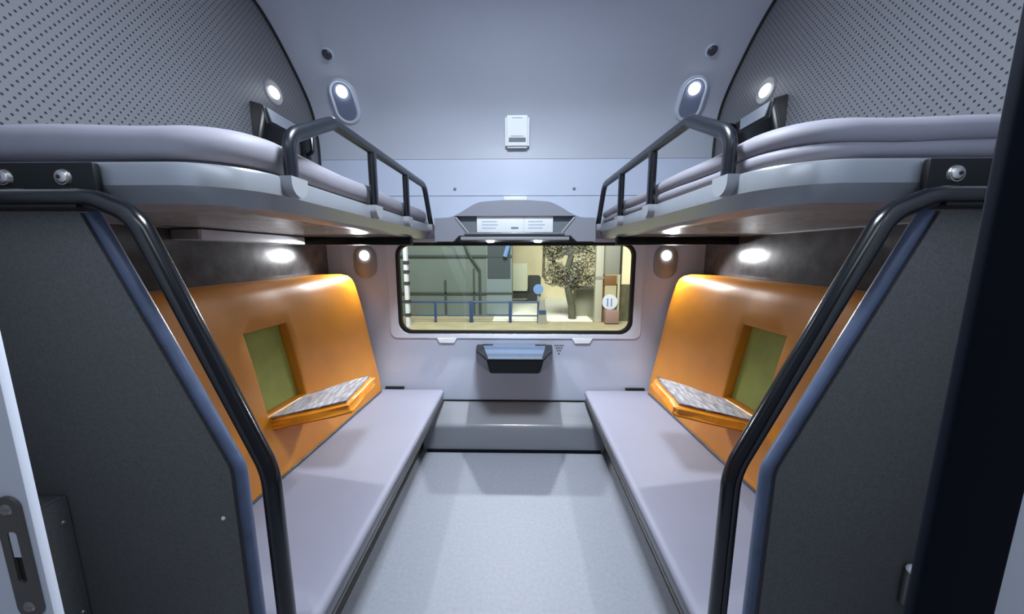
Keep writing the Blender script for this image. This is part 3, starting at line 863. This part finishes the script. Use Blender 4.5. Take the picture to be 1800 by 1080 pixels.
# blocks, pole, boards on the far side
t = thing('masonry_block', 'grey-green masonry block behind the tree trunk', 'block', (3.2, 17.2, -1.75))
bm = hull(bmesh.new(), [(2.85, 17.7, -1.735), (4.2, 17.7, -1.735), (4.2, 18.6, -1.735), (2.9, 18.6, -1.735), (3.0, 17.7, -0.35), (4.2, 17.7, -0.35), (4.2, 18.6, -0.35), (3.0, 18.6, -0.35)])
finish('block_body', bm, 'block', t)
finish('block_coping', bx(2.95, 4.23, 17.66, 18.64, -0.349, -0.24, bev=0.02), 'pole_grey', t)
t = thing('pole_outside', 'tall pale square pole in the yard outside the window', 'pole', (3.75, 16, -1.75))
finish('pole_shaft', bx(3.58, 3.92, 16, 16.3, -1.749, 3.5, bev=0.02), 'pole_grey', t)
finish('pole_band', bx(3.56, 3.94, 15.98, 16.32, 0.3, 0.42), 'grey_board', t)
t = thing('sign_board_outside', 'grey notice board above a round white sign and a pinkish box', 'board', (4.3, 16.2, -1.75))
finish('grey_board', bx(4.0, 4.72, 16.2, 16.3, 0.5, 2.2, bev=0.02), 'grey_board', t)
finish('brown_board', bx(3.98, 4.6, 16.15, 16.3, -0.02, 0.45, bev=0.02), 'brown', t)
dsc = finish('round_sign', cyl(bmesh.new(), (4.3, 16.14, -0.78), (4.3, 16.10, -0.78), 0.36, 24), 'sign_white', t)
bm = bmesh.new()
box(bm, 4.16, 4.22, 16.08, 16.099, -0.95, -0.6)
box(bm, 4.34, 4.40, 16.08, 16.099, -0.95, -0.62)
finish('sign_marking', bm, 'sign_blue', dsc)
finish('board_leg', bx(3.97, 4.07, 16.2, 16.26, -1.749, 0.5), 'brown', t)
finish('board_leg', bx(4.66, 4.76, 16.2, 16.26, -1.749, 0.5), 'cream_dark', t)
t = thing('box_outside', 'pinkish box on the ground below the round white sign', 'box', (4.3, 15.8, -1.75))
finish('box_body', bx(4.0, 4.62, 15.6, 16.0, -1.70, -1.12, bev=0.03), 'pinkish', t)
finish('box_foot', bx(4.05, 4.57, 15.65, 15.95, -1.749, -1.70), 'brown', t)
t = thing('kiosk_outside', 'narrow yellow kiosk with dark green base beyond the pole', 'kiosk', (5.3, 16.4, -1.75))
finish('kiosk_panel', bx(4.86, 5.3, 16.4, 16.8, 0.02, 2.6), 'cream', t)
finish('kiosk_base', bx(4.8, 6.2, 16.42, 16.9, -1.749, 0.0), 'bark', t)
finish('kiosk_post', bx(4.74, 4.86, 16.35, 16.45, 0.0, 2.6), 'tyre', t)
t = thing('mast_outside', 'white banded mast at the edge of the yard beside the shed', 'mast', (-5.2, 15, -1.75))
finish('mast_shaft', bx(-4.93, -4.78, 15, 15.2, -1.749, 2.6), 'sign_white', t)
for z in (-1.3, -0.7, 0.1, 0.6, 1.0):
    finish('mast_band', bx(-4.95, -4.74, 14.98, 15.22, z, z + 0.14), 'tyre', t)

# ------------------------------------------------------------------ lights
def area(name, loc, rot, sx, sy, power, col=(1, 1, 1)):
    L = bpy.data.lights.new(name, 'AREA')
    L.shape = 'RECTANGLE'
    L.size, L.size_y = sx, sy
    L.energy = power
    L.color = col
    o = bpy.data.objects.new(name, L)
    C.objects.link(o)
    o.location = loc
    o.rotation_euler = rot
    return o
def spot(name, loc, target, power, ang, blend=0.6, r=0.02, col=(0.93, 0.97, 1)):
    L = bpy.data.lights.new(name, 'SPOT')
    L.energy = power
    L.spot_size = math.radians(ang)
    L.spot_blend = blend
    L.shadow_soft_size = r
    L.color = col
    o = bpy.data.objects.new(name, L)
    C.objects.link(o)
    o.location = loc
    d = Vector(target) - Vector(loc)
    o.rotation_euler = d.to_track_quat('-Z', 'Y').to_euler()
    return o
COOL = (0.81, 0.90, 1.0)
area('aisle_ceiling_light', (0, 1.0, 2.815), (0, 0, 0), 0.36, 0.36, 62, COOL)
area('corridor_light', (0, -0.45, 2.78), (0, 0, 0), 1.6, 0.5, 14, COOL)
for s in (-1, 1):
    spot('upper_lamp_beam', (s * 1.13, 2.43, 2.45), (s * 0.55, 1.5, 1.4), 6, 105, 0.8)
    spot('lower_lamp_beam', (s * 1.115, 2.52, 1.42), (s * 1.06, 1.75, 0.85), 32, 135, 0.6)
    spot('header_beam', (s * 0.17, 2.53, 1.505), (s * 0.17, 2.2, 0.2), 55, 125, 0.7, 0.015)
area('yard_fill', (0, 7, 11), (math.radians(38), 0, 0), 8, 5, 5600, (1, 0.95, 0.86))  # added area lamp in place of the sun over the yard

w = bpy.data.worlds.new('World')
S.world = w
w.use_nodes = True
bg = w.node_tree.nodes['Background']
bg.inputs['Color'].default_value = (0.60, 0.68, 0.82, 1)
bg.inputs['Strength'].default_value = 0.2

# ------------------------------------------------------------------ camera
cam = bpy.data.cameras.new('camera')
cam.sensor_width = 36
cam.lens = 610 / 1800 * 36
cam.clip_start = 0.02
co = bpy.data.objects.new('camera', cam)
C.objects.link(co)
co.location = (0.03, 0, 1.43)
pitch = math.atan(93 / 610)
yaw = math.atan(11 / 610)
co.rotation_euler = (math.radians(90) - pitch, 0, yaw)
S.camera = co
S.view_settings.view_transform = 'Standard'
S.view_settings.look = 'None'
S.view_settings.exposure = 0
S.cycles.use_denoising = True
S.cycles.max_bounces = 8
S.cycles.sample_clamp_indirect = 4
